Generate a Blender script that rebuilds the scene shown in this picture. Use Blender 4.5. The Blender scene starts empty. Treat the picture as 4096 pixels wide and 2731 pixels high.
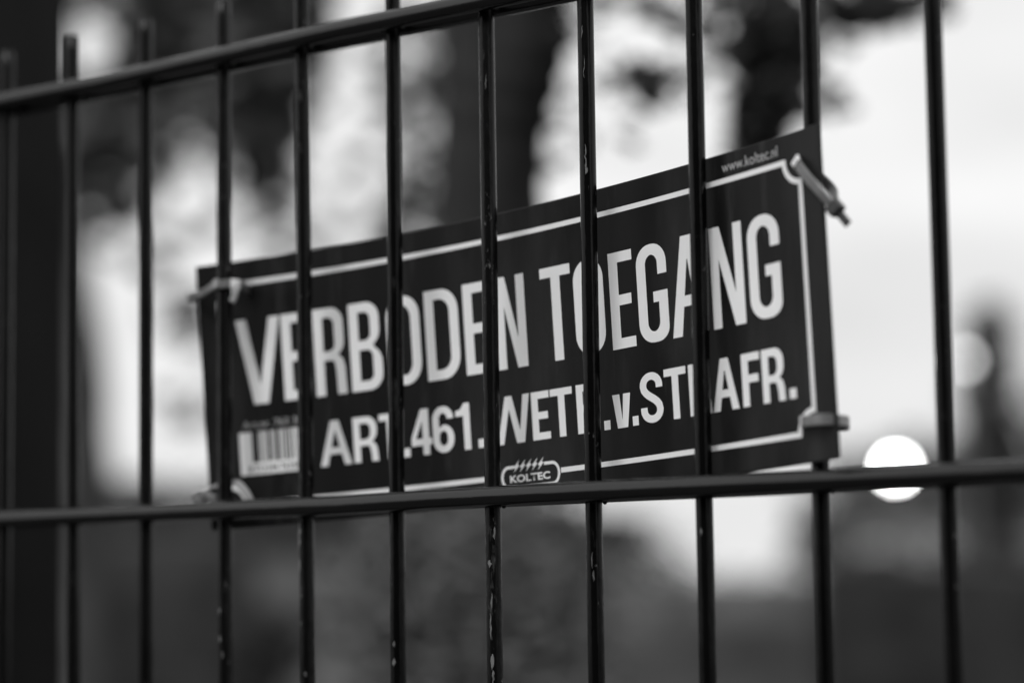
import bpy, bmesh, math, random
from mathutils import Vector, Matrix
from mathutils.geometry import tessellate_polygon
random.seed(7)
PI = math.pi
scn = bpy.context.scene
COL = scn.collection
MM = 0.001
TOP = 1.80            # height of the upper rod above the ground, metres

# ------------------------------------------------------------------ camera
F_PX = 9059.0
CP = Vector((861.546, -706.645, -233.177)) * MM + Vector((0, 0, TOP))
CR = Vector((0.7877241, 0.61583168, -0.01555883)).normalized()
CF = Vector((-0.61123099, 0.78448637, 0.10477503)).normalized()
CU = CR.cross(CF).normalized()
cd = bpy.data.cameras.new('camera')
cam = bpy.data.objects.new('camera', cd); COL.objects.link(cam)
cam.matrix_world = Matrix(((CR.x, CU.x, -CF.x, CP.x), (CR.y, CU.y, -CF.y, CP.y), (CR.z, CU.z, -CF.z, CP.z), (0, 0, 0, 1)))
cd.sensor_width = 36.0
cd.lens = F_PX / 4096 * 36
cd.clip_start = 0.05; cd.clip_end = 3000
cd.dof.use_dof = True
cd.dof.focus_distance = 0.886
cd.dof.aperture_fstop = 3.7
cd.dof.aperture_blades = 0
scn.camera = cam

# ------------------------------------------------------------------ light (black and white photograph: neutral light)
SUN_TO = Vector((0.15, -0.76, 0.65)).normalized()
world = bpy.data.worlds.new('World'); scn.world = world; world.use_nodes = True
nt = world.node_tree; nt.nodes.clear()
out = nt.nodes.new('ShaderNodeOutputWorld'); bg = nt.nodes.new('ShaderNodeBackground')
sky = nt.nodes.new('ShaderNodeTexSky'); sky.sky_type = 'NISHITA'; sky.sun_disc = False
sky.sun_elevation = math.asin(SUN_TO.z); sky.sun_rotation = math.atan2(SUN_TO.x, SUN_TO.y)
sky.dust_density = 6.0; sky.air_density = 1.2
bw = nt.nodes.new('ShaderNodeRGBToBW')
tc = nt.nodes.new('ShaderNodeTexCoord')
mp = nt.nodes.new('ShaderNodeMapping'); mp.inputs['Scale'].default_value = (1.6, 1.6, 6.0)
nz = nt.nodes.new('ShaderNodeTexNoise'); nz.inputs['Scale'].default_value = 2.4; nz.inputs['Detail'].default_value = 4
rmp = nt.nodes.new('ShaderNodeMapRange')
rmp.inputs['From Min'].default_value = 0.3; rmp.inputs['From Max'].default_value = 0.7
rmp.inputs['To Min'].default_value = 0.80; rmp.inputs['To Max'].default_value = 1.08
mul = nt.nodes.new('ShaderNodeMath'); mul.operation = 'MULTIPLY'
nt.links.new(sky.outputs[0], bw.inputs[0]); nt.links.new(tc.outputs['Generated'], mp.inputs[0])
nt.links.new(mp.outputs[0], nz.inputs['Vector']); nt.links.new(nz.outputs['Fac'], rmp.inputs['Value'])
# a closed cloud cover: pale cloud light over a third of the clear-sky brightness
cov = nt.nodes.new('ShaderNodeMath'); cov.operation = 'MULTIPLY_ADD'; cov.inputs[1].default_value = 0.35; cov.inputs[2].default_value = 7.2
nt.links.new(bw.outputs[0], cov.inputs[0])
nt.links.new(cov.outputs[0], mul.inputs[0]); nt.links.new(rmp.outputs[0], mul.inputs[1])
nt.links.new(mul.outputs[0], bg.inputs['Color'])
bg.inputs['Strength'].default_value = 0.12
nt.links.new(bg.outputs[0], out.inputs[0])
sd = bpy.data.lights.new('sun', 'SUN'); sd.energy = 1.5; sd.angle = math.radians(26)
so = bpy.data.objects.new('sun', sd); COL.objects.link(so)
so.rotation_euler = SUN_TO.to_track_quat('Z', 'Y').to_euler()
vs = scn.view_settings
vs.view_transform = 'Standard'; vs.look = 'None'; vs.gamma = 1.0; vs.use_curve_mapping = False
vs.exposure = 0.0
scn.render.engine = 'CYCLES'
scn.cycles.use_denoising = True
scn.cycles.use_adaptive_sampling = False
scn.cycles.max_bounces = 6

# ------------------------------------------------------------------ materials
def mat(name, grey, rough=0.6, spec=0.5, vary=0.0, vscale=5.0, stretch=(1, 1, 1), bump=0.0, bscale=200.0,
        specks=None, coat=0.0, obj_coord=True):
    """Neutral grey principled material: base colour with noise variation, optional pale/dark specks, fine bump."""
    m = bpy.data.materials.new(name); m.use_nodes = True
    n = m.node_tree.nodes; l = m.node_tree.links; p = n['Principled BSDF']
    p.inputs['Roughness'].default_value = rough
    p.inputs['Specular IOR Level'].default_value = spec
    p.inputs['Coat Weight'].default_value = coat
    t = n.new('ShaderNodeTexCoord'); mpn = n.new('ShaderNodeMapping'); mpn.inputs['Scale'].default_value = stretch
    l.new(t.outputs['Object'], mpn.inputs[0])
    a = n.new('ShaderNodeTexNoise'); a.inputs['Scale'].default_value = vscale; a.inputs['Detail'].default_value = 6
    l.new(mpn.outputs[0], a.inputs['Vector'])
    r = n.new('ShaderNodeMapRange'); r.inputs['From Min'].default_value = 0.3; r.inputs['From Max'].default_value = 0.7
    r.inputs['To Min'].default_value = grey * (1 - vary); r.inputs['To Max'].default_value = grey * (1 + vary)
    l.new(a.outputs['Fac'], r.inputs['Value'])
    col = r.outputs[0]
    for sp in (specks or []):
        scale, lo, hi, val, strch = sp
        mq = n.new('ShaderNodeMapping'); mq.inputs['Scale'].default_value = strch; l.new(t.outputs['Object'], mq.inputs[0])
        b = n.new('ShaderNodeTexNoise'); b.inputs['Scale'].default_value = scale; b.inputs['Detail'].default_value = 8
        b.inputs['Roughness'].default_value = 0.65
        l.new(mq.outputs[0], b.inputs['Vector'])
        rr_ = n.new('ShaderNodeMapRange'); rr_.inputs['From Min'].default_value = lo; rr_.inputs['From Max'].default_value = hi
        l.new(b.outputs['Fac'], rr_.inputs['Value'])
        mx = n.new('ShaderNodeMix'); mx.data_type = 'FLOAT'
        l.new(rr_.outputs[0], mx.inputs[0]); l.new(col, mx.inputs[2]); mx.inputs[3].default_value = val
        col = mx.outputs[0]
    l.new(col, p.inputs['Base Color'])
    if bump:
        c = n.new('ShaderNodeTexNoise'); c.inputs['Scale'].default_value = bscale; c.inputs['Detail'].default_value = 5
        l.new(mpn.outputs[0], c.inputs['Vector'])
        bp = n.new('ShaderNodeBump'); bp.inputs['Strength'].default_value = bump; bp.inputs['Distance'].default_value = 0.0006
        l.new(c.outputs['Fac'], bp.inputs['Height']); l.new(bp.outputs[0], p.inputs['Normal'])
    return m
V = (1, 1, 0.22)
M_WIRE = mat('black_wire_paint', 0.0025, 0.2, 0.2, 0.5, 60, V, 0.3, 420, specks=[(330, 0.66, 0.76, 0.14, (1, 1, 0.5)), (140, 0.62, 0.85, 0.05, (1, 1, 0.2))])
M_WIRE_OLD = mat('weathered_wire_paint', 0.0035, 0.24, 0.2, 0.5, 60, V, 0.5, 420,
                 specks=[(330, 0.62, 0.74, 0.2, (1, 1, 0.4)), (85, 0.62, 0.78, 0.12, (1, 1, 0.3))])
M_ROD = mat('black_rod_paint', 0.0025, 0.2, 0.6, 0.5, 60, (0.25, 1, 1), 0.2, 380, specks=[(300, 0.7, 0.78, 0.1, (0.5, 1, 1))])
M_WELD = mat('weld_paint', 0.004, 0.4, 0.12, 0.4, 90, (1, 1, 1), 0.5, 500, specks=[(260, 0.7, 0.8, 0.1, (1, 1, 1))])
M_LICHEN = mat('pale_crust', 0.13, 0.9, 0.2, 0.5, 300)
M_SIGN = mat('sign_black_enamel', 0.006, 0.42, 0.16, 0.25, 30, specks=[(9, 0.5, 0.85, 0.05, (1, 1, .25)), (70, 0.58, 0.85, 0.05, (1, 1, .12)), (500, 0.74, 0.8, 0.12, (1, 1, 1))])
M_PRINT = mat('sign_white_print', 0.82, 0.42, 0.4, 0.05, 25, specks=[(60, 0.66, 0.9, 0.45, (1, 1, .3)), (240, 0.72, 0.8, 0.2, (1, 1, 1))])
M_SMALL = mat('small_white_print', 0.42, 0.5, 0.3, 0.05, 25)
M_TIE = mat('cable_tie_nylon', 0.14, 0.3, 0.5, 0.25, 160)
M_TIE_PALE = mat('pale_tie_nylon', 0.28, 0.35, 0.5, 0.2, 120)
M_TIE_HEAD = mat('dark_tie_head', 0.035, 0.4, 0.4, 0.4, 200)  # darker grey than the straps
M_TIE_GLINT = mat('tie_bend_glint', 0.75, 0.35, 0.5, 0.05, 100)  # light caught on the strap bends, painted in as white
M_POST = mat('post_paint', 0.006, 0.5, 0.1, 0.3, 30, (1, 1, 0.3), 0.4, 300)
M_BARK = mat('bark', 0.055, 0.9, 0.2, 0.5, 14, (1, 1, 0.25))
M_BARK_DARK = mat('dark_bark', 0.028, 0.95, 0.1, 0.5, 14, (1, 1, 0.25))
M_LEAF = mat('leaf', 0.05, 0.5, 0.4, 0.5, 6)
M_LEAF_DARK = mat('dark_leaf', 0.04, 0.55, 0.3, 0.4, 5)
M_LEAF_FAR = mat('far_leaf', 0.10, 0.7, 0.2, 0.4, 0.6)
M_CONIFER = mat('conifer_leaf', 0.03, 0.7, 0.2, 0.4, 2)
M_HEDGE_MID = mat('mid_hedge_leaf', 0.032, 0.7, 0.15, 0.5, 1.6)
M_HEDGE_GREY = mat('grey_hedge_leaf', 0.05, 0.6, 0.3, 0.5, 1.6)  # palest of the hedge leaf tones
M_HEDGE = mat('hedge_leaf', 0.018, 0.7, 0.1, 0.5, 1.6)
M_GRASS = mat('grass', 0.07, 0.9, 0.1, 0.4, 0.12)
M_BOARD = mat('weathered_board', 0.11, 0.8, 0.2, 0.25, 1.2, (1, 1, 0.3))
M_ROOF = mat('shed_roof_felt', 0.03, 0.9, 0.1, 0.2, 2)
M_WALL = mat('render_wall', 0.17, 0.85, 0.2, 0.2, 0.8)
M_GLASS = mat('window_glass', 0.03, 0.1, 0.5)
M_LAMPMETAL = mat('lamp_post_metal', 0.06, 0.5, 0.4)
def emis(name, k):
    m = bpy.data.materials.new(name); m.use_nodes = True
    p = m.node_tree.nodes['Principled BSDF']; p.inputs['Base Color'].default_value = (0.8, 0.8, 0.8, 1)
    p.inputs['Emission Color'].default_value = (1, 1, 1, 1); p.inputs['Emission Strength'].default_value = k
    return m
M_BULB = emis('lit_lamp_glass', 34.0)
M_BULB_DIM = emis('dim_lamp_glass', 6.0)

# ------------------------------------------------------------------ helpers
def link(name, me, parent=None, m=None):
    o = bpy.data.objects.new(name, me); COL.objects.link(o)
    if m is not None and me is not None and not me.materials: me.materials.append(m)
    if parent is not None: o.parent = parent
    return o
def tag(o, label=None, cat=None, group=None, kind=None):
    if label: o['label'] = label
    if cat: o['category'] = cat
    if group: o['group'] = group
    if kind: o['kind'] = kind
    return o
def thing(name, loc, label, cat, group=None):
    o = bpy.data.objects.new(name, None); COL.objects.link(o); o.location = loc; o.empty_display_size = 0.1
    return tag(o, label, cat, group)
def mesh_from(bm, name, smooth=True):
    me = bpy.data.meshes.new(name); bm.normal_update(); bm.to_mesh(me); bm.free()
    if smooth:
        for p in me.polygons: p.use_smooth = True
    return me
def pydata(name, vs_, fs, smooth=False):
    me = bpy.data.meshes.new(name); me.from_pydata(vs_, [], fs); me.update()
    if smooth:
        for p in me.polygons: p.use_smooth = True
    return me
def frame(t):
    a = Vector((0, 0, 1)) if abs(t.z) < 0.9 else Vector((1, 0, 0))
    x = a.cross(t).normalized(); return x, t.cross(x).normalized()
def tube(bm, pts, rad, seg=16, cap=True):
    """sweep a circle along pts; rad is a number or a list"""
    pts = [Vector(p) for p in pts]; n = len(pts); rings = []
    x = None
    for i, p in enumerate(pts):
        t = (pts[min(i + 1, n - 1)] - pts[max(i - 1, 0)]).normalized()
        if x is None: x, y = frame(t)
        else:
            x = (x - t * x.dot(t)).normalized(); y = t.cross(x)
        r = rad[i] if isinstance(rad, (list, tuple)) else rad
        rings.append([bm.verts.new(p + (x * math.cos(2 * PI * k / seg) + y * math.sin(2 * PI * k / seg)) * r) for k in range(seg)])
    for a, b in zip(rings, rings[1:]):
        for k in range(seg):
            bm.faces.new((a[k], a[(k + 1) % seg], b[(k + 1) % seg], b[k]))
    if cap:
        bm.faces.new(rings[0][::-1]); bm.faces.new(rings[-1])
def box(bm, c, s, rot=None, bev=0.0):
    r = bmesh.ops.create_cube(bm, size=1.0)
    mt = Matrix.Translation(Vector(c)) @ (rot.to_4x4() if rot else Matrix.Identity(4)) @ Matrix.Diagonal((s[0], s[1], s[2], 1))
    bmesh.ops.transform(bm, matrix=mt, verts=r['verts'])
    if bev:
        es = list({e for v in r['verts'] for e in v.link_edges})
        bmesh.ops.bevel(bm, geom=es, offset=bev, segments=2, affect='EDGES')
def ribbon(bm, pts, sides, w, t):
    """strap: rectangular section, width w along sides[i], thickness t"""
    pts = [Vector(p) * MM for p in pts]; n = len(pts); rings = []
    for i, p in enumerate(pts):
        tg = (pts[min(i + 1, n - 1)] - pts[max(i - 1, 0)]).normalized()
        s = Vector(sides[i] if isinstance(sides, list) else sides); s = (s - tg * s.dot(tg)).normalized(); nn = tg.cross(s)
        a, b = w * MM / 2, t * MM / 2
        rings.append([bm.verts.new(p + s * q[0] * a + nn * q[1] * b) for q in ((-1, -.4), (-.8, -1), (.8, -1), (1, -.4), (1, .4), (.8, 1), (-.8, 1), (-1, .4))])
    for A, B in zip(rings, rings[1:]):
        for k in range(8): bm.faces.new((A[k], A[(k + 1) % 8], B[(k + 1) % 8], B[k]))
    bm.faces.new(rings[0][::-1]); bm.faces.new(rings[-1])
def smooth_path(pts, k=5):
    """Catmull-Rom through pts"""
    P = [Vector(p) for p in pts]; o = []
    for i in range(len(P) - 1):
        p0, p1, p2, p3 = P[max(i - 1, 0)], P[i], P[i + 1], P[min(i + 2, len(P) - 1)]
        for j in range(k):
            t = j / k
            o.append(0.5 * ((2 * p1) + (p2 - p0) * t + (2 * p0 - 5 * p1 + 4 * p2 - p3) * t * t + (3 * p1 - p0 - 3 * p2 + p3) * t ** 3))
    o.append(P[-1]); return o
def at(px, dist):
    """place on the ground, dist metres out along the view direction through picture column px (of 2352)"""
    d = CF + (px - 1176) / 5202.0 * CR; d = Vector((d.x, d.y, 0)) / (CF.x ** 2 + CF.y ** 2)
    return Vector((CP.x + d.x * dist, CP.y + d.y * dist, 0))

# ------------------------------------------------------------------ ground
n = 60; vsx = []
def gcoord(i): t = i / n * 2 - 1; return 900 * math.copysign(abs(t) ** 2.6, t)
def gz(x, y):
    r = math.hypot(x, y); return (0.12 * math.sin(x * .13 + 1) * math.cos(y * .11)) * min(1, max(0, (r - 4) / 20))
gv = [(gcoord(i), gcoord(j), gz(gcoord(i), gcoord(j))) for j in range(n + 1) for i in range(n + 1)]
gf = [(j * (n + 1) + i, j * (n + 1) + i + 1, (j + 1) * (n + 1) + i + 1, (j + 1) * (n + 1) + i) for j in range(n) for i in range(n)]
g = link('ground', pydata('ground', gv, gf, True), None, M_GRASS); g['kind'] = 'structure'

# ------------------------------------------------------------------ fence panel (double-rod mesh panel)
fence = thing('wire_fence', (0, 0, 0), 'black double rod mesh fence panel of upright wires carrying the no entry sign', 'fence')
OFF = {0: (1.3, 1.6), 1: (-1.2, 1.6), 2: (-.7, .1), 3: (-.2, .2), 4: (-2.2, -.8), 5: (.1, -.6), 6: (.3, -.1), 7: (.1, -.8), 8: (.9, -.3), 9: (1.0, -.5), 10: (.7, -.4)}
def wx(k, z):
    a, b = OFF.get(k, (0, 0)); t = min(1, max(0, -z / 300)); f = 1 if z > -300 else max(0, 1 - (-z - 300) / 300)
    return 50 * k + (a + (b - a) * t) * f
RZ = [0] + [-200 * i for i in range(1, 9)]
for k in range(-18, 34):
    bm = bmesh.new()
    zs = [27.5, 27, 20, 0, -50, -100, -200, -300, -450, -600, -800, -1000, -1200, -1400, -1600, -1790]
    tube(bm, [Vector((wx(k, z), 0, z)) * MM + Vector((0, 0, TOP)) for z in zs], [2.7 * MM] + [3.25 * MM] * 15, 20)
    link('wire', mesh_from(bm, 'wire'), fence, M_WIRE_OLD if k in (3, 4, 6) else M_WIRE)
WOB = {0: [(-900, 0), (4, 1.5), (59, -.3), (161, .1), (218, .4), (252, 0), (301, -1.0), (400, -.3), (1640, 0)],
       -200: [(-900, 0), (7, -200.4 + 200), (230, -.9), (297, 0), (392, .3), (466, .3), (532, .5), (1640, 0)]}
for z in RZ:
    for s in (-1, 1):
        w = WOB.get(z, [(-900, 0), (1640, 0)])
        if s == 1: w = [(a, b * .5) for a, b in w]
        pts = []
        for i_ in range(53):
            X_ = -900 + i_ * 2540 / 52
            for (a0_, b0_), (a1_, b1_) in zip(w, w[1:]):
                if a0_ <= X_ <= a1_: t_ = (X_ - a0_) / (a1_ - a0_); t_ = t_ * t_ * (3 - 2 * t_); pts.append(Vector((X_, 6.9 * s, z + b0_ + (b1_ - b0_) * t_))); break
        bm = bmesh.new(); tube(bm, [p * MM + Vector((0, 0, TOP)) for p in pts], 4.0 * MM, 20)
        link('rod', mesh_from(bm, 'rod'), fence, M_ROD)
# weld beads where every wire meets the rods, and the paint runs gathered in the corners under them
bm = bmesh.new(); rnd = random.Random(3)
for z in RZ:
    for k in range(-18, 34):
        for s in (-1, 1):
            for sx in (-1, 1):
                r = bmesh.ops.create_icosphere(bm, subdivisions=2 if z > -300 and -2 < k < 13 else 1, radius=1.0)
                dz = rnd.uniform(-2.6, -1.7)
                mt = Matrix.Translation(Vector((wx(k, z) + sx * 2.7, s * 3.6, z + dz)) * MM + Vector((0, 0, TOP))) @ Matrix.Diagonal((rnd.uniform(1.1, 1.5) * MM, 1.5 * MM, rnd.uniform(1.5, 2.3) * MM, 1))
                bmesh.ops.transform(bm, matrix=mt, verts=r['verts'])
o = link('weld_beads', mesh_from(bm, 'weld_beads'), fence, M_WELD); o['kind'] = 'stuff'
# pale crusts and flakes sticking to the wires and under the rods: (x offset across, z, len, width) on wire k
bm = bmesh.new()
def crust(k, z, ln, wd, ang, dz=0):
    """uneven patch hugging the wire, centre angle ang (0 = towards the viewer's side, -Y)"""
    rows = max(4, int(ln / 1.2)); g_ = []
    for i in range(rows + 1):
        t = i / rows; half = wd / 2 * math.sin(PI * min(1, max(0.02, t))) ** .5 * rnd.uniform(.45, 1.1); sh = rnd.uniform(-.25, .25)
        row = []
        for j in range(5):
            a = math.radians(ang) + (j / 4 * 2 - 1) * half / 3.25 + sh * .3
            rr_ = 3.25 + (0.10 if j in (0, 4) else rnd.uniform(.2, .5))
            zz = z - t * ln + rnd.uniform(-.3, .3)
            row.append(bm.verts.new(Vector((wx(k, zz) + rr_ * math.sin(a), -rr_ * math.cos(a), zz)) * MM + Vector((0, 0, TOP))))
        g_.append(row)
    for A, B in zip(g_, g_[1:]):
        for j in range(4): bm.faces.new((A[j], A[j + 1], B[j + 1], B[j]))
for a in [(6, -225, 3, 2.4, 10), (6, -238, 7, .9, 22), (6, -246, 10, 1.0, 12), (6, -262, 6, 1.7, 18), (6, -268, 6, 1.3, 25), (6, -212, 5, 1.2, 45), (7, -223, 6, .6, 20), (7, -230, 4, 1.1, 28), (4, -206, 13, 3.0, -28),
          (4, -222, 7, 1.6, -25), (5, -264, 3, 2.2, 10), (5, -257, 2.4, 1.2, 12), (4, -270, 2, 1.6, 25), (3, -255, 3, 1.6, 0), (3, -243, 3, 1.6, -5), (7, -65, 12, .8, 20), (8, -215, 3, .9, 10), (6, -30, 6, .5, 30), (5, -120, 3, .6, -20), (7, -18, 5, .6, 10), (7, -30, 9, .4, 20), (7, -74, 3, 1.4, 24),
          (3, -262, 3, 1.2, 20)]:
    crust(*a)
o = link('pale_crust', mesh_from(bm, 'pale_crust'), fence, M_LICHEN); o['kind'] = 'stuff'

# ------------------------------------------------------------------ the sign plate, bowed where it is woven between the wires
L = 344.53; H = 120.0
A0, A1, A2 = -0.084698, -0.583433, 0.218958
TZ = 0.046987; B0, B1 = -0.017359, 0.036728
NS = 345; _S = [i / (NS - 1) for i in range(NS)]
_P = []; cx, cy = 120.471, 11.127; prev = None
for u in _S:
    a = A0 + A1 * (u - .5) + A2 * (u - .5) ** 2; d = (math.cos(a), math.sin(a))
    if prev: cx += (prev[0] + d[0]) / 2 * L / (NS - 1); cy += (prev[1] + d[1]) / 2 * L / (NS - 1)
    prev = d; _P.append((cx, cy, -89.101 + TZ * u * L, a, B0 + B1 * (u - .5)))
def surf(s, v, off=0.0):
    """point of the plate s mm from its left end, v mm below its top edge, off mm out of its face"""
    t = min(max(s / L, 0), 1) * (NS - 1); i = min(int(t), NS - 2); w = t - i
    q = [_P[i][j] * (1 - w) + _P[i + 1][j] * w for j in range(5)]
    dx, dy = math.cos(q[3]), math.sin(q[3]); nrm = Vector((dy, -dx, 0))
    D = Vector((TZ * dx, TZ * dy, -1)).normalized(); D = D * math.cos(q[4]) + nrm * math.sin(q[4])
    p = Vector(q[:3]) + D * v + nrm * off
    if s < 0 or s > L: p += Vector((dx, dy, TZ)) * (s - min(max(s, 0), L))
    return p * MM + Vector((0, 0, TOP))
sign = thing('no_entry_sign', (0, 0, 0), 'bowed black plate with white lettering VERBODEN TOEGANG tied behind the fence wires', 'sign')
bm = bmesh.new(); nu, nv, T = 86, 8, 1.6
def ring(s, inset):
    c = [(0 + inset, 0), (H / 2, 0)]
    pts = [(v, 0.0) for v in [inset + (H - 2 * inset) * j / nv for j in range(nv + 1)]]
    return [bm.verts.new(surf(s, v, 0)) for v, _ in pts] + [bm.verts.new(surf(s, H, -.4)), bm.verts.new(surf(s, H, -T))] + \
           [bm.verts.new(surf(s, v, -T)) for v, _ in reversed(pts)] + [bm.verts.new(surf(s, 0, -T)), bm.verts.new(surf(s, 0, -.4))]
rings = [ring(L * i / nu, .3) for i in range(nu + 1)]
for A, B in zip(rings, rings[1:]):
    m_ = len(A)
    for k in range(m_): bm.faces.new((A[k], B[k], B[(k + 1) % m_], A[(k + 1) % m_]))
bm.faces.new(rings[0]); bm.faces.new(rings[-1][::-1])
plate = link('plate', mesh_from(bm, 'plate', False), sign, M_SIGN)

# ---- outline builders for the lettering (x right, y down, in mm)
def arc(cx, cy, rx, ry, a0, a1, n=7):
    return [(cx + rx * math.cos(math.radians(a0 + (a1 - a0) * i / n)), cy + ry * math.sin(math.radians(a0 + (a1 - a0) * i / n))) for i in range(n + 1)]
def rr(x0, y0, x1, y1, rtl, rtr, rbr, rbl):
    def c(r): return r if isinstance(r, tuple) else (r, r)
    o = []
    for r, cx_, cy_, a in ((rtl, x0, y0, 180), (rtr, x1, y0, 270), (rbr, x1, y1, 0), (rbl, x0, y1, 90)):
        rx, ry = c(r)
        if rx <= 0: o.append((cx_, cy_)); continue
        sx = 1 if cx_ == x0 else -1; sy = 1 if cy_ == y0 else -1
        o += arc(cx_ + sx * rx, cy_ + sy * ry, rx, ry, a, a + 90)
    return o
def thick(path, fw, closed=False):
    P = [Vector(p) for p in path]; n_ = len(P); A = []; B = []
    for i in range(n_):
        if closed: a, b = P[i - 1], P[(i + 1) % n_]
        else: a, b = P[max(i - 1, 0)], P[min(i + 1, n_ - 1)]
        t = (b - a).normalized(); nn = Vector((t.y, -t.x)); w = fw(nn) / 2
        A.append(tuple(P[i] + nn * w)); B.append(tuple(P[i] - nn * w))
    return A, B
def glyph(ch, w, h, a, b):
    """list of polygons [outer, hole...]; a = upright stroke, b = level stroke"""
    if ch == 'O':
        R = (w / 2 * .96, w / 2 * 1.0); r = (w / 2 - a, w / 2 - b * .8)
        return [[rr(0, 0, w, h, R, R, R, R), rr(a, b, w - a, h - b, r, r, r, r)]]
    if ch == 'D':
        R = (w * .5, w * .52); r = (w * .5 - a * .75, w * .52 - b)
        return [[rr(0, 0, w, h, 0, R, R, 0), rr(a, b, w - a, h - b, 0, r, r, 0)]]
    if ch == 'E':
        m = h * .5 - b / 2
        return [[[(0, 0), (w, 0), (w, b), (a, b), (a, m), (w * .9, m), (w * .9, m + b), (a, m + b), (a, h - b), (w, h - b), (w, h), (0, h)]]]
    if ch == 'F':
        m = h * .48 - b / 2
        return [[[(0, 0), (w, 0), (w, b), (a, b), (a, m), (w * .9, m), (w * .9, m + b), (a, m + b), (a, h), (0, h)]]]
    if ch == 'T':
        c = w / 2; return [[[(0, 0), (w, 0), (w, b), (c + a / 2, b), (c + a / 2, h), (c - a / 2, h), (c - a / 2, b), (0, b)]]]
    if ch == 'V':
        c = w / 2; k = a * .78
        return [[[(0, 0), (a * 1.08, 0), (c, h * .78), (w - a * 1.08, 0), (w, 0), (c + k, h), (c - k, h)]]]
    if ch == 'N':
        d = a * 1.12; y1 = h * .68
        return [[[(0, 0), (d, 0), (w - a * .92, y1), (w - a * .92, 0), (w, 0), (w, h), (w - d, h), (a * .92, h - y1), (a * .92, h), (0, h)]]]
    if ch == 'W':
        q = w / 4; k = a * .52; s_ = a * 1.0
        return [[[(0, 0), (s_, 0), (q + .1, h * .74), (2 * q - k, 0), (2 * q + k, 0), (3 * q - .1, h * .74), (w - s_, 0), (w, 0), (3 * q + k * 1.15, h), (3 * q - k * 1.15, h), (2 * q, h * .27), (q + k * 1.15, h), (q - k * 1.15, h)]]]
    if ch == 'A':
        c = w / 2; ap = a * .60; s_ = a * 1.05; ty = h * .24; y1 = h * .60; y2 = y1 + b
        def il(y): return s_ + (c - .15 - s_) * (h - y) / (h - ty)
        def ir(y): return w - il(y)
        return [[[(c - ap, 0), (c + ap, 0), (w, h), (w - s_, h), (ir(y2), y2), (il(y2), y2), (s_, h), (0, h)], [(c - .2, ty), (c + .2, ty), (ir(y1), y1), (il(y1), y1)]]]
    if ch == 'B':
        m = h * .47; R1 = w * .40; R2 = w * .42; wu = w * .95; wi = w - a
        o = [(0, 0)] + arc(wu - R1, R1, R1, R1, 270, 360) + arc(wu - R1, m - R1 + b * .3, R1, R1, 0, 62)
        o += arc(w - R2, m + R2 + b * .3 - b * .0, R2, R2, -62, 0) + arc(w - R2, h - R2, R2, R2, 0, 90) + [(0, h)]
        r1 = R1 * .45
        return [[o, rr(a, b, wu - a, m - b * .35, 0, r1, r1, 0), rr(a, m + b * .65, wi, h - b, 0, r1, r1, 0)]]
    if ch == 'R':
        m = h * .50; R1 = w * .40; wu = w * .97; lx = w
        o = [(0, 0)] + arc(wu - R1, R1, R1, R1, 270, 360) + arc(wu - R1, m - R1 + b * .6, R1, R1, 0, 60)
        o += [(wu - a * .18, m + b * .95), (wu + .0, m + b * 1.7), (lx - .1, h - 1.2), (lx, h), (lx - a, h), (lx - a - .25, m + b * 2.1), (lx - a - .9, m + b * 1.15), (lx - a * 1.5, m + b * .95), (a, m + b * .95), (a, h), (0, h)]
        r1 = R1 * .5
        return [[o, rr(a, b, wu - a, m, 0, r1, r1, 0)]]
    if ch == 'G':
        R = w * .46; ri = R - a * .8; at_, bt_ = h * .32, h * .49; bx = w * .52
        o = [(w, at_)] + arc(w - R, R, R, R, 360, 270) + arc(R, R, R, R, 270, 180) + arc(R, h - R, R, R, 180, 90)
        o += arc(w * .60, h * .86, w * .40, h * .14, 90, 0) + [(w, bt_), (bx, bt_), (bx, bt_ + b), (w - a, bt_ + b)]
        o += arc(w - a - ri, h - b - ri, ri, ri, 0, 90) + arc(a + ri, h - b - ri, ri, ri, 90, 180) + arc(a + ri, b + ri, ri, ri, 180, 270) + arc(w - a - ri, b + ri, ri, ri, 270, 360) + [(w - a, at_)]
        return [[o]]
    if ch == '6':
        R = w * .48; ri = R - a * .85; y0 = h * .40
        o = [(w - .2, h * .28)] + arc(w - R, R, R, R, 350, 270) + arc(R, R, R, R, 270, 180) + arc(R, h - R, R, R, 180, 90) + arc(w - R, h - R, R, R, 90, 0)
        o += arc(w - R, y0 + R, R, R, 0, -90) + [(a * 1.5, y0 + .3), (a, y0 + 1.1)] + arc(a + ri, b + ri, ri, ri, 180, 270) + arc(w - a - ri, b + ri, ri, ri, 270, 350) + [(w - a, h * .28)]
        r2 = ri * .95
        return [[o, rr(a, y0 + b * .9, w - a, h - b, r2, r2, r2, r2)]]
    if ch == '4':
        x = w * .87; y1 = h * .64
        return [[[(x - a * 1.15, 0), (x, 0), (x, y1), (w, y1), (w, y1 + b), (x, y1 + b), (x, h), (x - a, h), (x - a, y1 + b), (0, y1 + b), (0, y1 - .4)], [(x - a, h * .26), (x - a, y1), (w * .22, y1)]]]
    if ch == '1':
        return [[[(w - a * .85, 0), (w, 0), (w, h), (w - a, h), (w - a, h * .27), (0, h * .27), (0, h * .15), (w * .33, h * .13), (w - a * 1.1, h * .06)]]]
    if ch == '.':
        return [[[(0, 0), (w, 0), (w, h), (0, h)]]]
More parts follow.
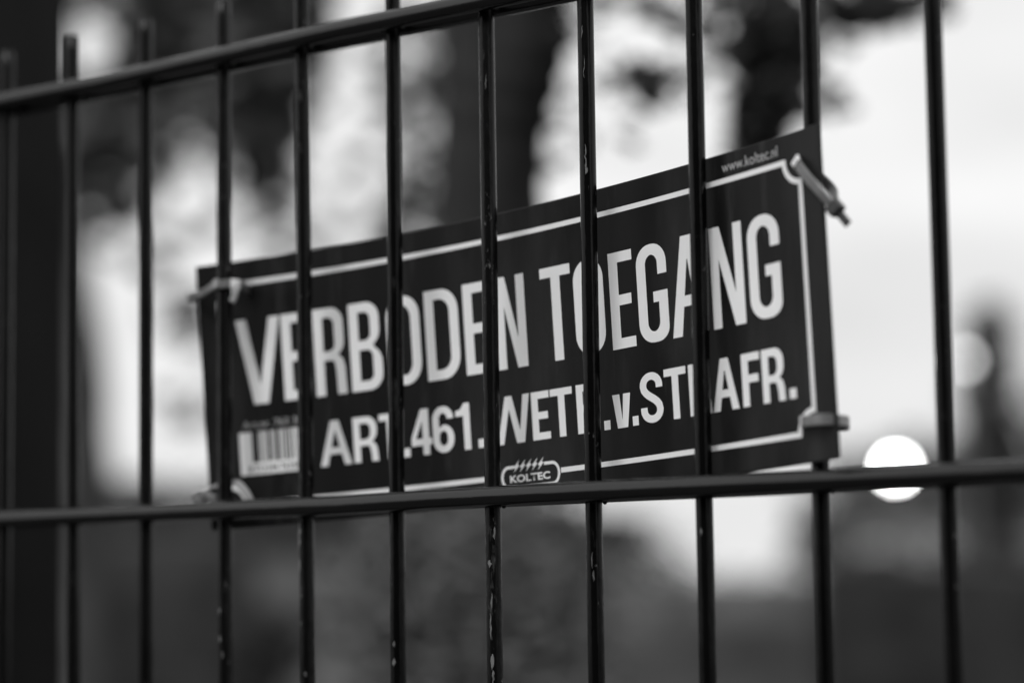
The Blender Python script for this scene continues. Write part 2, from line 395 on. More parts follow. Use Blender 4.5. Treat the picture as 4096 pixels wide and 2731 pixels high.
    if ch == 'S':
        x0, x1 = a / 2, w - a / 2; y0, y1 = b / 2, h - b / 2; R = (x1 - x0) / 2; c = w / 2; Ry = h * .185
        p = [(x1, h * .315), (x1, h * .29)] + arc(c, y0 + Ry, R, Ry, 0, -180, 12)
        ya, yb = y0 + Ry, y1 - Ry
        p += [(x0 + (x1 - x0) * (t * t * (3 - 2 * t)), ya + .35 + (yb - ya - .7) * (t * .45 + .55 * (.5 + .5 * math.copysign(abs(2 * t - 1) ** 1.3, 2 * t - 1)))) for t in (.12, .24, .36, .5, .64, .76, .88)]
        p += arc(c, yb, R, Ry, 0, 180, 12) + [(x0, h * .71), (x0, h * .685)]
        A, B = thick(p, lambda nn: math.hypot(a * nn.x, b * nn.y))
        return [[A + B[::-1]]]
def print_mesh(polys, ox, oy, off, name, tri_max=6.0):
    """map flat outlines onto the bowed plate"""
    vsx, fs = [], []
    for loops in polys:
        loops = [[(x + ox, y + oy) for x, y in lp] for lp in loops]
        flat = [p for lp in loops for p in lp]
        tris = tessellate_polygon([[Vector((x, y, 0)) for x, y in lp] for lp in loops])
        base = len(vsx); vsx += [surf(x, y, off) for x, y in flat]
        for t in tris:
            (x0, y0), (x1, y1), (x2, y2) = (flat[i] for i in t)
            if abs((x1 - x0) * (y2 - y0) - (x2 - x0) * (y1 - y0)) < 1e-6: continue
            fs.append(tuple(base + i for i in t) if (x1 - x0) * (y2 - y0) - (x2 - x0) * (y1 - y0) < 0 else tuple(base + i for i in t[::-1]))
    return pydata(name, vsx, fs)
OFFP = 0.16
line1 = [('V', 19, 42), ('E', 43.0, 57.0), ('R', 60.2, 76.9), ('B', 79.6, 97.0), ('O', 100.2, 118.6), ('D', 121.6, 140.2), ('E', 143.2, 157.6), ('N', 161.3, 177.8),
         ('T', 187, 204), ('O', 205.5, 222.3), ('E', 225.7, 239.0), ('G', 241.2, 258), ('A', 259.6, 279.8), ('N', 282.5, 300.4), ('G', 303.3, 320.7)]
for ch, x0, x1 in line1:
    o = link('letter', print_mesh(glyph(ch, x1 - x0, 38.4, 5.05, 4.15), x0, 27.0, OFFP, 'letter'), sign, M_PRINT)
line2 = [('A', 60.1, 77), ('R', 78.4, 91.8), ('T', 92.8, 104.8), ('.', 105.6, 109.2), ('4', 110.2, 121.6), ('6', 122.2, 134), ('1', 135.2, 143.1), ('.', 147.2, 150.9),
         ('W', 153.4, 176.9), ('E', 177.9, 187.9), ('T', 188.6, 201), ('B', 203.3, 215.6), ('.', 218.1, 221.6), ('v', 223.5, 233.6), ('.', 234.2, 237.5), ('S', 239.2, 251.8),
         ('T', 252.9, 265.1), ('R', 266.6, 278.8), ('A', 279.4, 293.8), ('F', 296, 306), ('R', 307.1, 319.3), ('.', 321.4, 325.1)]
for ch, x0, x1 in line2:
    if ch == '.': gl, y = glyph('.', x1 - x0, 3.7, 0, 0), 92.5
    elif ch == 'v': gl, y = glyph('V', x1 - x0, 13.3, 3.7, 3), 83.0
    else: gl, y = glyph(ch, x1 - x0, 19.6, 3.65, 2.9), 76.6
    link('letter', print_mesh(gl, x0, y, OFFP, 'letter'), sign, M_PRINT)
# border line with scooped corners
def quads(path, w, off, name, m, closed=False):
    P = []
    for (x0, y0), (x1, y1) in zip(path, path[1:]):
        k = max(1, int(math.hypot(x1 - x0, y1 - y0) / 4)); P += [(x0 + (x1 - x0) * i / k, y0 + (y1 - y0) * i / k) for i in range(k)]
    P.append(path[-1]); A = []; B = []
    V2 = [Vector(p) for p in P]
    for i in range(len(V2)):
        d1 = (V2[i] - V2[i - 1]).normalized() if i > 0 else (V2[1] - V2[0]).normalized()
        d2 = (V2[i + 1] - V2[i]).normalized() if i < len(V2) - 1 else d1
        t = (d1 + d2).normalized(); nn = Vector((t.y, -t.x)); k = w / 2 / max(.6, nn.dot(Vector((d1.y, -d1.x))))
        A.append(V2[i] + nn * k); B.append(V2[i] - nn * k)
    vsx = [surf(p.x, p.y, off) for p in A] + [surf(p.x, p.y, off) for p in B]; n_ = len(A)
    fs = [(i, n_ + i, n_ + i + 1, i + 1) for i in range(n_ - 1)]
    return link(name, pydata(name, vsx, fs), sign, m)
VB, VT, SL, SR, NR = 109.5, 10.5, 10.8, 333.9, 8.2
path = [(192.3, VB), (SR - NR, VB)] + arc(SR, VB, NR, NR, 180, 270, 10)[1:] + [(SR, VT + NR)] + arc(SR, VT, NR, NR, 90, 180, 10)[1:] + [(SL + NR, VT)] + \
       arc(SL, VT, NR, NR, 0, 90, 10)[1:] + [(SL, VB - NR)] + arc(SL, VB, NR, NR, 270, 360, 10)[1:] + [(158.0, VB)]
quads(path, 2.05, OFFP, 'border_line', M_PRINT)
# emblem: rounded frame broken by five lightning strokes, maker's word beneath
ex0, ex1, ey0, ey1 = 159.3, 191.2, 105.9, 114.3
loop_ = [(166.6, ey0), (ex0 + 3.6, ey0)] + arc(ex0 + 3.6, ey0 + 4.2, 3.6, 4.2, 270, 180, 8)[1:] + arc(ex0 + 3.6, ey1 - 4.2, 3.6, 4.2, 180, 90, 8)[1:] + \
        arc(ex1 - 3.6, ey1 - 4.2, 3.6, 4.2, 90, 0, 8) + arc(ex1 - 3.6, ey0 + 4.2, 3.6, 4.2, 0, -90, 8)[1:] + [(183.0, ey0)]
quads(loop_, 1.25, OFFP + .05, 'emblem_frame', M_PRINT)
polys = []
for i in range(5):
    P_ = Vector((169.4 + 3.42 * i, 103.2)); Q_ = Vector((165.8 + 3.40 * i, 108.3)); M_ = (P_ + Q_) / 2
    polys.append([[tuple(P_), tuple(M_ + Vector((.65, -.75))), tuple(M_ + Vector((1.68, -.3))), tuple(Q_), tuple(M_ + Vector((-.65, .75))), tuple(M_ + Vector((-1.68, .3)))]])
link('emblem_lightning', print_mesh(polys, 0, 0, OFFP + .1, 'emblem_lightning'), sign, M_PRINT)
def text(body, s0, s1, v0, v1, name, m, bold=0.0):
    cu = bpy.data.curves.new(name, 'FONT'); cu.body = body; cu.size = 1.0; cu.offset = bold; cu.resolution_u = 3
    ob = bpy.data.objects.new(name, cu); COL.objects.link(ob)
    dg = bpy.context.evaluated_depsgraph_get(); me = bpy.data.meshes.new_from_object(ob.evaluated_get(dg))
    bpy.data.objects.remove(ob)
    xs = [v.co.x for v in me.vertices]; ys = [v.co.y for v in me.vertices]
    ax, bx_, ay, by_ = min(xs), max(xs), min(ys), max(ys)
    for v in me.vertices:
        v.co = surf(s0 + (v.co.x - ax) / (bx_ - ax) * (s1 - s0), v1 - (v.co.y - ay) / (by_ - ay) * (v1 - v0), OFFP + .02)
    me.materials.clear(); me.name = name
    return link(name, me, sign, m)
text('KOLTEC', 163.5, 186.1, 109.2, 112.3, 'emblem_lettering', M_PRINT, 0.03)
text('www.koltec.nl', 292.1, 322.6, 3.4, 7.4, 'web_address', M_SMALL, 0.0)
text('Art.nr. 763 381', 19.6, 53.0, 72.6, 75.9, 'article_number', M_SMALL, 0.0)
# barcode: white field, dark bars standing on it
fld = [[rr(17.3, 77.6, 21.0, 96.7, 0, 0, 0, 0)], [rr(21.0, 77.6, 24.0, 91.2, 0, 0, 0, 0)]] + [[rr(21.0 + 4 * i, 91.2, 25.0 + 4 * i, 96.7, 0, 0, 0, 0)] for i in range(8)]
for x, g_ in ((27.4, .6), (28.7, .8), (30.1, .7), (31.4, .8), (34.0, .5), (34.9, .5), (35.8, .5), (38.1, .5), (39.1, .8), (40.5, .8), (42.6, .9), (44.7, .8), (46.0, .9), (47.3, 1.0), (48.8, .8), (50.0, .9)):
    fld.append([rr(x, 77.6, x + g_, 91.2, 0, 0, 0, 0)])
fld.append([rr(51.5, 77.6, 53.0, 91.2, 0, 0, 0, 0)])
link('barcode', print_mesh(fld, 0, 0, OFFP, 'barcode'), sign, M_PRINT)
text('8 713244 763381', 21.5, 50.0, 92.6, 95.6, 'barcode_digits', M_SIGN, 0.01)
for nm, s_, v_ in (('tie_hole', 334.1, 11.8), ('tie_hole', 331.2, 105.7), ('tie_hole', 10.5, 109.5)):
    link(nm, print_mesh([[arc(0, 0, 2.3, 2.3, 0, 345, 23)]], s_, v_, OFFP + .12, nm), sign, M_SIGN)

# ------------------------------------------------------------------ cable ties
def tie(loop, sides, label, head, head_dir, tail=None, w=3.7, m=None, mh=None, bend=None, hs=(4.6, 4.6, 5.4)):
    m = m or M_TIE; mh = mh or m
    base = Vector(head) * MM + Vector((0, 0, TOP))
    t = thing('cable_tie', base, label, 'cable tie', 'cable ties holding the sign')
    bm = bmesh.new(); P = smooth_path(loop, 5)
    if isinstance(sides, list):
        S = smooth_path(sides, 5)
    else: S = sides
    ribbon(bm, [p - Vector(head) for p in P], S, w, 1.25)
    link('strap', mesh_from(bm, 'strap', False), t, m)
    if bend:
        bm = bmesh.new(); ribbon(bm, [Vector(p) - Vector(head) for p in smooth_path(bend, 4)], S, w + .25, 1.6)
        link('strap_glint', mesh_from(bm, 'strap_glint', False), t, M_TIE_GLINT)  # white overlay: the bend's top-lit highlight put into its colour
    d = Vector(head_dir).normalized(); x_, y_ = frame(d); rot = Matrix((d, x_, y_)).transposed()
    bm = bmesh.new(); box(bm, (0, 0, 0), (hs[0] * MM, hs[1] * MM, hs[2] * MM), rot, .5 * MM)
    link('tie_head', mesh_from(bm, 'tie_head', False), t, mh)
    if tail:
        bm = bmesh.new(); ribbon(bm, [Vector(p) - Vector(head) for p in smooth_path(tail, 4)], tuple(y_), 3.0, 1.2)
        link('tie_tail', mesh_from(bm, 'tie_tail', False), t, mh)
    return t
def perp(pts, n): return None
k1 = Vector((17, -3, -21)).cross(Vector((-.3, -.95, 0))).normalized()
tie([(444, 0, -83), (447, -5, -83.4), (449.5, -10.2, -85.2), (454.5, -12.4, -91), (461, -13.5, -98), (467, -13, -105), (466.6, -10.4, -105), (462, -5, -100.5), (457, 3, -95.5), (451, 6, -90), (445, 3, -84), (444, 0, -83)],
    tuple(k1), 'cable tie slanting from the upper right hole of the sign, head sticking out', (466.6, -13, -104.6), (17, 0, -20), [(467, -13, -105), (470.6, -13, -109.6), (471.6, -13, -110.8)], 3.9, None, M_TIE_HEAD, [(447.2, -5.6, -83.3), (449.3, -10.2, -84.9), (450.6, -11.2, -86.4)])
tie([(444.5, -1, -178.5), (447, -6, -178.6), (449.2, -10.6, -178.8), (455, -14.0, -178.9), (459, -16.0, -178.9), (461.6, -16.0, -179), (462.9, -13, -179), (463.0, -8, -179), (461.0, 1, -179), (456, 7, -179), (449, 6.5, -178.8), (445, 2, -178.6), (444.5, -1, -178.5)],
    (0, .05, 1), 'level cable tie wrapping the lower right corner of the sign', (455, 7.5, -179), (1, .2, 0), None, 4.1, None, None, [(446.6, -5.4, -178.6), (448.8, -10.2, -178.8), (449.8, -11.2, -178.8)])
tie([(124, 17, -102.6), (118.3, 14, -102.6), (117.0, 10.5, -102.6), (120, 8, -103.0), (128, 5, -103.2), (136, 1.6, -103.0), (144, -3, -102.4), (150, -5.0, -101.8), (154.8, -3.4, -101.4), (157.4, .5, -101.5), (156, 6, -101.8), (151, 13, -102.2), (146, 19, -102.4), (139, 20.5, -102.6), (130, 19, -102.8), (124, 17, -102.6)],
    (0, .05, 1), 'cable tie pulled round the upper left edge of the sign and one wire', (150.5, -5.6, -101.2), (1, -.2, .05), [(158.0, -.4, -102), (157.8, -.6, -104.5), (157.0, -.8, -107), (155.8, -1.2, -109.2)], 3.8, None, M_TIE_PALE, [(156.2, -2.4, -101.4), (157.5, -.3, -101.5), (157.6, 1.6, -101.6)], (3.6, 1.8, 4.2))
tie([(127, 8, -199), (126.8, 6, -196.5), (129, 6, -193.4), (134, 6.2, -190.6), (141, 6.4, -189), (147, 6.4, -188.4), (151.4, 5, -188.3), (154.4, 4.5, -189.5), (157.6, 5, -192.6), (160.0, 5.5, -196.4), (160.0, 8.5, -199.5), (156, 11.8, -201), (146, 12.2, -201.5), (135, 12, -201), (129, 11, -200), (127, 8, -199)],
    (.15, .9, .42), 'pale cable tie arching over the lower rod at the bottom left corner of the sign', (131.5, 2.5, -194.4), (1, .3, .5), [(131.5, 2, -194.4), (137, .6, -193.4), (143, 1.5, -195.3)], 3.6, M_TIE_PALE, M_TIE)

# ------------------------------------------------------------------ fence posts
def post(x, label):
    p = thing('fence_post', (x * MM, 0.045, 0), label, 'fence post', 'posts carrying the fence panel')
    bm = bmesh.new(); box(bm, (0, 0, 0.94), (0.06, 0.06, 1.88), None, .004); link('shaft', mesh_from(bm, 'shaft', False), p, M_POST)
    bm = bmesh.new(); box(bm, (0, 0, 1.8845), (0.066, 0.066, 0.009), None, .003); link('cap', mesh_from(bm, 'cap', False), p, M_POST)
    for z in (0.3, 0.95, 1.55):
        bm = bmesh.new(); box(bm, (0, -.048, z), (0.045, 0.012, 0.03), None, .002); link('clamp', mesh_from(bm, 'clamp', False), p, M_POST)
    return p
post(-72, 'square black post behind the left end of the wires')
post(1620, 'square black post at the far right end of the fence panel')

# ------------------------------------------------------------------ trees and hedges
def leaves(bm, centre, rad, count, size, r, squash=(1, 1, 1), fill=.33):
    for _ in range(count):
        while True:
            p = Vector((r.uniform(-1, 1), r.uniform(-1, 1), r.uniform(-1, 1)))
            if p.length <= 1: break
        p = p * (p.length ** (-fill) if p.length > 1e-3 else 1)
        c = Vector(centre) + Vector((p.x * rad * squash[0], p.y * rad * squash[1], p.z * rad * squash[2]))
        a = Vector((r.gauss(0, 1), r.gauss(0, 1), r.gauss(0, 1))).normalized(); x_, y_ = frame(a)
        s = size * r.uniform(.6, 1.25)
        v = [bm.verts.new(c + x_ * s * q[0] + y_ * s * q[1] + a * s * q[2]) for q in ((-.5, 0, 0), (-.1, -.3, .06), (.5, 0, 0), (-.1, .3, .06))]
        bm.faces.new(v)
def tree(base, label, trunk_pts, radii, limbs, clumps, leaf, group, lm, bark=M_BARK, seed=1, name='leafy_tree'):
    """trunk_pts/limbs/clumps relative to base"""
    r = random.Random(seed); t = thing(name, base, label, 'tree', group)
    bm = bmesh.new(); P = smooth_path(trunk_pts, 5); rad = []
    for i in range(len(P)):
        q = i / (len(P) - 1) * (len(radii) - 1); k = min(int(q), len(radii) - 2); rad.append((radii[k] * (1 - (q - k)) + radii[k + 1] * (q - k)) * r.uniform(.95, 1.06))
    tube(bm, P, rad, 14); link('trunk', mesh_from(bm, 'trunk'), t, bark)
    for pts, r0, r1 in limbs:
        bm = bmesh.new(); P = smooth_path(pts, 4); tube(bm, P, [r0 + (r1 - r0) * i / (len(P) - 1) for i in range(len(P))], 8)
        link('limb', mesh_from(bm, 'limb'), t, bark)
    bm = bmesh.new()
    for c, rad_, cnt, sq in clumps: leaves(bm, c, rad_, cnt, leaf, r, sq)
    link('crown', mesh_from(bm, 'crown', False), t, lm)
    return t
# a: coordinates helper relative to a base: right (r), up (z), away (d)
RH = Vector((CR.x, CR.y, 0)).normalized(); FH = Vector((CF.x, CF.y, 0)).normalized()
def rel(r, z, d=0.0): return RH * r + FH * d + Vector((0, 0, z))
def scr(base, dist, px, py, d=0.0):
    """offset from base of the point seen at picture place (px, py) at that distance"""
    D = dist + d
    q = CP + (CF + CR * ((px - 1176) / 5202.0) + CU * ((784 - py) / 5202.0)) * D
    return q - base

# slim tree close behind the middle of the fence
D = 2.3; b = at(1105, D)
tr = random.Random(21)
S = lambda px, py, d=0: scr(b, D, px, py, d)
trunk = [rel(0, -.1), S(1110, 2600), S(1100, 1700), S(1095, 1000), S(1116, 600), S(1130, 330), S(1146, 200), S(1160, 95), S(1150, 0), S(1130, -150), S(1105, -500), S(1120, -1100), S(1100, -2100)]
limbs = [([S(1125, 150), S(1230, 60), S(1330, -120), S(1450, -420)], .022, .012),
         ([S(1120, -700), S(1500, -420), S(1760, -160), S(1790, 60), S(1770, 330)], .03, .012),
         ([S(1110, -900), S(1600, -600), S(1950, -160), S(2080, 20)], .022, .006),
         ([S(1110, -200), S(950, -420), S(760, -800)], .022, .008)]
clumps = [(S(1778, 75), .026, 90, (1, 1, 1)), (S(1800, 120), .036, 220, (1, 1, 1)), (S(1735, 120), .034, 170, (1, 1, .9)), (S(1790, 190), .036, 240, (1, 1, 1.1)), (S(1755, 250), .034, 220, (1, 1, 1.1)), (S(1745, 310), .028, 130, (1, 1, 1)), (S(1725, 350), .022, 50, (1, 1, 1)),
          (S(1950, 10), .045, 90, (1.4, 1, .5)), (S(1450, 60), .12, 34, (1.5, 1, .5)), (S(1300, 120), .06, 20, (1, 1, 1.5)), (S(1300, 270), .05, 9, (1, 1, 1.2)), (S(1400, 260), .06, 12, (1.3, 1, .7)), (S(1340, -20), .07, 40, (1.3, 1, .7)), (S(2010, 25), .04, 110, (1.6, 1, .5)), (S(2090, 15), .04, 50, (1.6, 1, .5)), (S(1870, 90), .05, 24, (1, 1, 1.6)), (S(1560, 30), .12, 40, (1.4, 1, .5)), (S(1480, 175), .022, 34, (1, 1, 1)), (S(1530, 205), .03, 20, (1.4, 1, .8)), (S(1650, 30), .06, 60, (1.2, 1, .6)), (S(1740, -20), .06, 60, (1, 1, .6)),
          (S(1620, 90), .08, 26, (1, 1, 1)), (S(1895, 245), .02, 12, (1.6, 1, .5)), (S(1880, 170), .04, 14, (1, 1, 1.2))]
for i in range(26):
    clumps.append((S(tr.uniform(500, 2000), tr.uniform(-2300, -420), tr.uniform(-.3, .6)), tr.uniform(.12, .2), 110, (1, 1, .8)))
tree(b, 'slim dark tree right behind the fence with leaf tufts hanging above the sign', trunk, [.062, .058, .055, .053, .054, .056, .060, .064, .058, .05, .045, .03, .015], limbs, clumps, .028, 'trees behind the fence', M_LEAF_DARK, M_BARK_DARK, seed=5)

# shoots sprouting thickly round the foot of the slim tree
NT = [o for o in COL.objects if o.name.startswith('leafy_tree')][-1]
M_SHOOT = mat('shoot_leaf', 0.11, 0.7, 0.2, 0.08, 6)
r = random.Random(77); bm = bmesh.new()
for i in range(90):
    leaves(bm, S(r.uniform(900, 1270), 1180, r.uniform(-.3, -.1)) + Vector((0, 0, -.05 - 1.2 * (i / 90) ** 1.7)), .085, 260, .014, r)
for i in range(16):
    x_ = r.uniform(880, 1360); tube(bm, [S(x_, 1120, -.15) , S((x_ + 1105) / 2, 2200, -.1), S(1105, 4200, 0)], .003, 5)
link('basal_shoots', mesh_from(bm, 'basal_shoots', False), NT, M_SHOOT)

# broad tree at the left with its foliage in front of the bright sky
D = 8.0; b = at(70, D); S = lambda px, py, d=0: scr(b, D, px, py, d); tr = random.Random(8)
trunk = [rel(0, -.1), S(150, 1500), S(148, 1000), S(134, 750), S(95, 450), S(80, 200), S(100, -300), S(150, -900), S(200, -1500)]
limbs = [([S(95, 500), S(250, 200), S(420, 20), S(640, -300)], .09, .03), ([S(110, -100), S(400, -350), S(760, -520), S(1000, -600)], .08, .02), ([S(110, -200), S(-200, -600), S(-500, -900)], .08, .02),
         ([S(330, 110), S(480, 180), S(600, 420)], .03, .01)]
clumps = []
for px, py, rad_, cnt in [(270, 350, .20, 170), (340, 120, .15, 120), (600, 30, .22, 420), (640, 100, .2, 300), (400, 90, .17, 300), (480, 20, .2, 320), (430, 130, .14, 180), (600, 270, .16, 240), (540, 120, .2, 260), (430, 900, .14, 30), (210, 240, .1, 60), (1280, 60, .14, 14), (240, 420, .14, 60), (420, 60, .24, 300), (560, 60, .26, 340), (630, 120, .2, 240), (560, 230, .24, 220), (430, 200, .22, 170), (250, 480, .16, 60), (350, 300, .2, 90), (620, 430, .12, 90), (590, 330, .16, 90), (640, 560, .12, 40),
                          (440, 440, .18, 30), (640, 20, .2, 220), (200, 280, .14, 120), (420, 730, .1, 50), (960, 120, .2, 110), (1010, 260, .18, 110), (980, 420, .14, 70), (940, 540, .14, 60), (820, 480, .2, 24), (800, 250, .2, 14), (340, 560, .2, 24),
                          (500, -40, .3, 340), (300, -80, .22, 170), (150, 20, .08, 50)]:
    clumps.append((S(px, py, tr.uniform(-.4, .6)), rad_, cnt, (1, 1, 1)))
for i in range(60):
    clumps.append((S(tr.uniform(-1500, 1500), tr.uniform(-2400, -420), tr.uniform(-1.5, 1.5)), tr.uniform(.35, .6), 110, (1, 1, .8)))
tree(b, 'broad leafy tree at the left with light breaking through its foliage', trunk, [.17, .16, .16, .15, .14, .13, .12, .09, .05], limbs, [(c_, r_, int(n_ * .5), q_) for c_, r_, n_, q_ in clumps], .135, 'trees behind the fence', M_LEAF, seed=9)

# (an unseen hedge behind the camera is added below, for the rods to mirror)
def hedge(p0, p1, height, depth, label, seed, lm, leaf=.12, dens=60):
    r = random.Random(seed); mid = (p0 + p1) / 2; d = (p1 - p0); ln = d.length; u = d.normalized(); w_ = Vector((-u.y, u.x, 0))
    t = thing('hedge', mid, label, 'hedge', 'hedges in the background')
    nx, nr = int(ln / .35), 9; vv = []; prof = [(-.5, 0), (-.5, .35), (-.5, .75), (-.42, .97), (0, 1.0), (.42, .97), (.5, .75), (.5, .35), (.5, 0)]
    for i in range(nx + 1):
        wob = 1 + .05 * math.sin(i * .35 + seed) + r.uniform(-.03, .03)
        for a_, h_ in prof:
            vv.append(u * (ln * (i / nx - .5)) + w_ * depth * a_ * r.uniform(.88, 1.0) + Vector((0, 0, height * h_ * wob * .96)))
    ff = [(i * nr + j, i * nr + j + 1, (i + 1) * nr + j + 1, (i + 1) * nr + j) for i in range(nx) for j in range(nr - 1)] + [tuple(range(nr))[::-1], tuple(nx * nr + j for j in range(nr))]
    link('branches', pydata('branches', vv, ff), t, lm)
    bm = bmesh.new(); cnt = int(ln * height * dens)
    for _ in range(cnt):
        q = r.random(); x_ = ln * (r.random() - .5)
        if q < .25: c = u * x_ + w_ * depth * (r.random() - .5) + Vector((0, 0, height * r.uniform(.95, 1.05)))
        else: c = u * x_ + w_ * depth * (-.5 if q < .65 else .5) * r.uniform(.9, 1.1) + Vector((0, 0, height * r.random()))
        leaves(bm, c, .02, 1, leaf, r)
    link('leaves', mesh_from(bm, 'leaves', False), t, lm)
    return t
hedge(at(1330, 21), at(1880, 20.5), 1.54, 1.2, 'low grey hedge under the bright gap right of the shed', 13, M_HEDGE_GREY)
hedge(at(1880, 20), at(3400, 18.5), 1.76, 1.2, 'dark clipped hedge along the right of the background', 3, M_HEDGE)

# timber shed with upright boards, behind the sign
D = 30.0
def wall_line(pxa, pxb, da, db): return at(pxa, da), at(pxb, db)
a_, b_ = wall_line(540, 1290, 30.6, 29)
shed = thing('timber_shed', (a_ + b_) / 2, 'long grey shed clad in upright boards, low behind the fence', 'shed')
u = (b_ - a_).normalized(); w_ = Vector((-u.y, u.x, 0)); ln = (b_ - a_).length; HS = 2.08; DP = 3.2
if w_.dot(FH) < 0: w_ = -w_
rot = Matrix((u, w_, Vector((0, 0, 1)))).transposed()
bm = bmesh.new(); box(bm, w_ * (DP / 2 + .04) + Vector((0, 0, HS / 2)), (ln - .06, DP, HS), rot)
link('walls', mesh_from(bm, 'walls', False), shed, M_BOARD)
nb = int(ln / .2); bm = bmesh.new(); box(bm, (0, 0, 0), (.186, .025, HS - .06), None, .003); bme = mesh_from(bm, 'board', False); rq = random.Random(4)
for i in range(nb):
    o = link('board', bme, shed, M_BOARD); o.matrix_local = Matrix.Translation(u * (ln * ((i + .5) / nb - .5)) + w_ * rq.uniform(.004, .02) + Vector((0, 0, HS / 2 + .01))) @ rot.to_4x4()
bm = bmesh.new(); box(bm, w_ * (DP / 2) + Vector((0, 0, HS + .19)), (ln + .3, DP + .5, .36), rot, .01)
link('roof', mesh_from(bm, 'roof', False), shed, M_ROOF)

def shrub(base, w, h, label, seed, lm, cnt=700):
    r = random.Random(seed); t = thing('shrub', base, label, 'shrub', 'shrubs in front of the shed')
    bm = bmesh.new()
    for i in range(7):
        a = r.uniform(0, 2 * PI); tube(bm, smooth_path([(0, 0, -.05), (math.cos(a) * w * .15, math.sin(a) * w * .15, h * .4), (math.cos(a) * w * .35, math.sin(a) * w * .35, h * .85)], 3), .012, 6)
    link('stems', mesh_from(bm, 'stems'), t, M_BARK)
    bm = bmesh.new()
    for i in range(12):
        leaves(bm, (r.uniform(-.3, .3) * w, r.uniform(-.3, .3) * w, h * r.uniform(.2, .85)), w * .26, cnt // 12, .1, r)
    link('foliage', mesh_from(bm, 'foliage', False), t, lm); return t
shrub(at(575, 22), 1.15, 1.45, 'dark rounded shrub low behind the fourth wire from the left', 3, M_CONIFER, 2400)
shrub(at(960, 25), .9, 1.2, 'dark shrub low behind the middle wires', 5, M_LEAF_DARK)
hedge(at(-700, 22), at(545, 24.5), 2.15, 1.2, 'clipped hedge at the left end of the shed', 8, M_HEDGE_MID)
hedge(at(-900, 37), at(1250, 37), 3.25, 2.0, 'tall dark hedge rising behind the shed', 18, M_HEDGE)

shrub(at(1430, 21.8), 1.6, 2.0, 'loose grey shrub at the left edge of the bright gap', 15, M_LEAF_DARK, 1500)
shrub(at(1915, 21.5), 1.7, 2.1, 'loose shrub at the right edge of the bright gap', 16, M_LEAF_DARK, 1500)

hedge(Vector((-3, -8.5, 0)), Vector((16, -8.5, 0)), 6.2, 1.4, "unseen dark hedge added behind the camera for the rods to mirror", 28, M_HEDGE, .25, 10)  # added out of view to shape the reflections and highlights on the rods

# house and trees far off on the right
D = 75.0
hp0, hp1 = at(1935, 78), at(2560, 74)
house = thing('house', (hp0 + hp1) / 2, 'low grey house far off at the right below the tree line', 'house')
u = (hp1 - hp0).normalized(); w_ = Vector((-u.y, u.x, 0)); ln = (hp1 - hp0).length
if w_.dot(FH) < 0: w_ = -w_
rot = Matrix((u, w_, Vector((0, 0, 1)))).transposed()
bm = bmesh.new(); box(bm, w_ * 3.5 + Vector((0, 0, 1.75)), (ln, 7, 3.5), rot); link('wall', mesh_from(bm, 'wall', False), house, M_WALL)
rv = [(-ln / 2 - .3, -.4, 3.5), (ln / 2 + .3, -.4, 3.5), (ln / 2 + .3, 7.4, 3.5), (-ln / 2 - .3, 7.4, 3.5), (-ln / 2 + 1.5, 3.5, 5.6), (ln / 2 - 1.5, 3.5, 5.6)]
rv = [rot @ Vector(p) for p in rv]
link('roof', pydata('roof', rv, [(0, 1, 5, 4), (1, 2, 5), (2, 3, 4, 5), (3, 0, 4), (3, 2, 1, 0)]), house, M_ROOF)
for i in range(4):
    c_ = u * (ln * (-.36 + .24 * i)) + Vector((0, 0, 1.9))
    bm = bmesh.new(); 
    for q in ((-.62, 0, .08, 1.3), (.62, 0, .08, 1.3)): box(bm, c_ + u * q[0] - w_ * .02, (.08, .1, 1.36), rot)
    for q in (-.64, .64): box(bm, c_ + Vector((0, 0, q)) - w_ * .02, (1.16, .1, .08), rot)
    f = link('window', mesh_from(bm, 'window', False), house, M_PRINT)
    bm = bmesh.new(); box(bm, c_ - w_ * .012, (1.16, .02, 1.2), rot); link('pane', mesh_from(bm, 'pane', False), f, M_GLASS)
fr = random.Random(31)
far = [(1915, 95, 5.6, 3.0), (1970, 98, 7.9, 3.8), (2040, 100, 8.8, 4.2), (2115, 96, 8.3, 4.0), (2185, 98, 8.4, 4.0), (2265, 92, 8.0, 4.0), (2345, 90, 9.4, 4.2), (2430, 92, 10.6, 4.6), (2530, 90, 8.6, 4.4), (2640, 95, 9, 4.4), (2760, 95, 8, 4.4)]
place_w = ['leftmost', 'second', 'third', 'fourth', 'fifth', 'sixth', 'seventh', 'eighth', 'ninth', 'tenth', 'last']
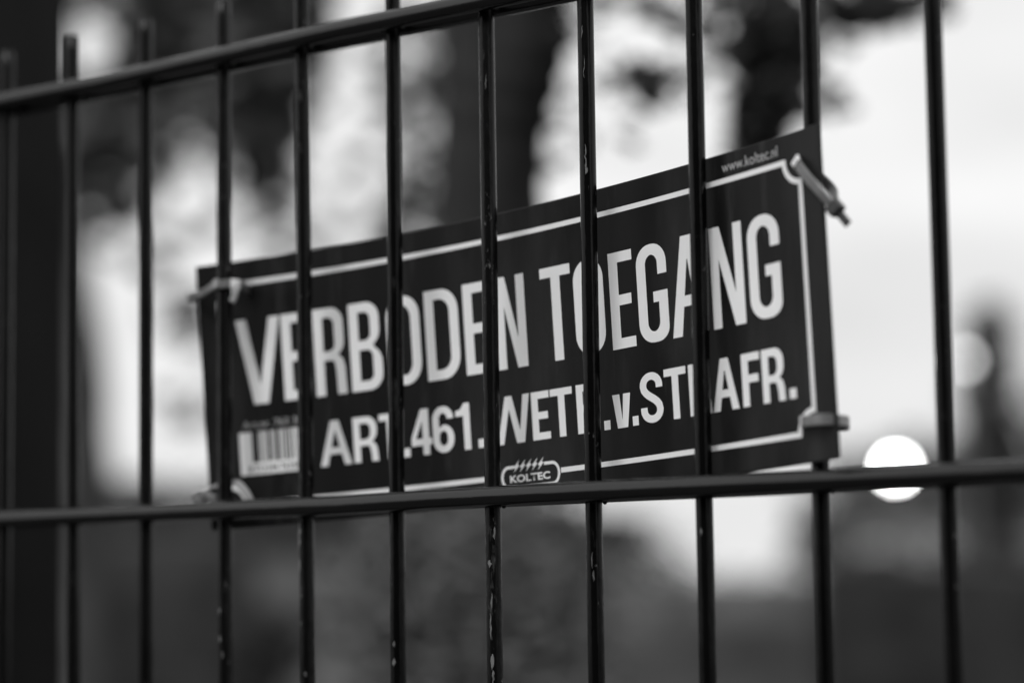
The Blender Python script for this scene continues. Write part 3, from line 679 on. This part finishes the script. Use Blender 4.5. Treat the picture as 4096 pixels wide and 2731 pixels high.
for i, (px, D, h, wd) in enumerate(far):
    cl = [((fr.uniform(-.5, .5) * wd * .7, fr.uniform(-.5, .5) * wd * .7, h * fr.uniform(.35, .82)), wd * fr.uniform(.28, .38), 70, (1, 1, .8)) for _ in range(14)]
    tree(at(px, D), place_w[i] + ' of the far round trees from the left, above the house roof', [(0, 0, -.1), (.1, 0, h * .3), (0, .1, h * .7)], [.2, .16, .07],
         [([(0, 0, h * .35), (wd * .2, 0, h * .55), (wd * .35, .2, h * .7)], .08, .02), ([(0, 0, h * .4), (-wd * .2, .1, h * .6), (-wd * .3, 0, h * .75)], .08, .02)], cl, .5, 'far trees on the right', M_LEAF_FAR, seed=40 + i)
# narrow conifer
b = at(2268, 46); cr = random.Random(2); cl = []
for i in range(20):
    z = .5 + i * .33; wr = .95 - .05 * z if z < 6.6 else .42
    cl.append(((cr.uniform(-.1, .1), cr.uniform(-.1, .1), z), wr, 190, (1, 1, 1)))
tree(b, 'narrow dark conifer standing alone against the sky at the right', [(0, 0, -.1), (0, 0, 4), (0.05, 0, 6.7)], [.16, .1, .03], [([(0, 0, 1.2), (.3, .1, 1.5), (.6, 0, 1.6)], .03, .01)], cl, .22, None, M_CONIFER, seed=3, name='conifer_tree')

# ------------------------------------------------------------------ street lamps
def lamp(px, D, py, rad_, m, label):
    b = at(px, D); h = scr(b, D, px, py).z
    t = thing('street_lamp', b, label, 'street lamp', 'street lamps')
    bm = bmesh.new(); tube(bm, [(0, 0, 0), (0, 0, h * .3), (0, 0, h - rad_ * 1.02)], [.06, .045, .032], 12); link('pole', mesh_from(bm, 'pole'), t, M_LAMPMETAL)
    bm = bmesh.new(); tube(bm, [(0, 0, 0), (0, 0, .5)], .085, 12); link('pole_base', mesh_from(bm, 'pole_base'), t, M_LAMPMETAL)
    bm = bmesh.new(); bmesh.ops.create_uvsphere(bm, u_segments=20, v_segments=12, radius=rad_)
    bmesh.ops.translate(bm, vec=(0, 0, h), verts=bm.verts); link('globe', mesh_from(bm, 'globe'), t, m)
    bm = bmesh.new(); tube(bm, [(0, 0, h + rad_ * .93), (0, 0, h + rad_ * 1.1)], [rad_ * .5, rad_ * .25], 12); link('lamp_cap', mesh_from(bm, 'lamp_cap'), t, M_LAMPMETAL)
lamp(2048, 50, 1074, .19, M_BULB, 'brightly lit globe lamp right of the sign, behind the lower rod')
lamp(2215, 31, 821, .07, M_BULB_DIM, 'dim globe lamp higher up beside the narrow conifer')
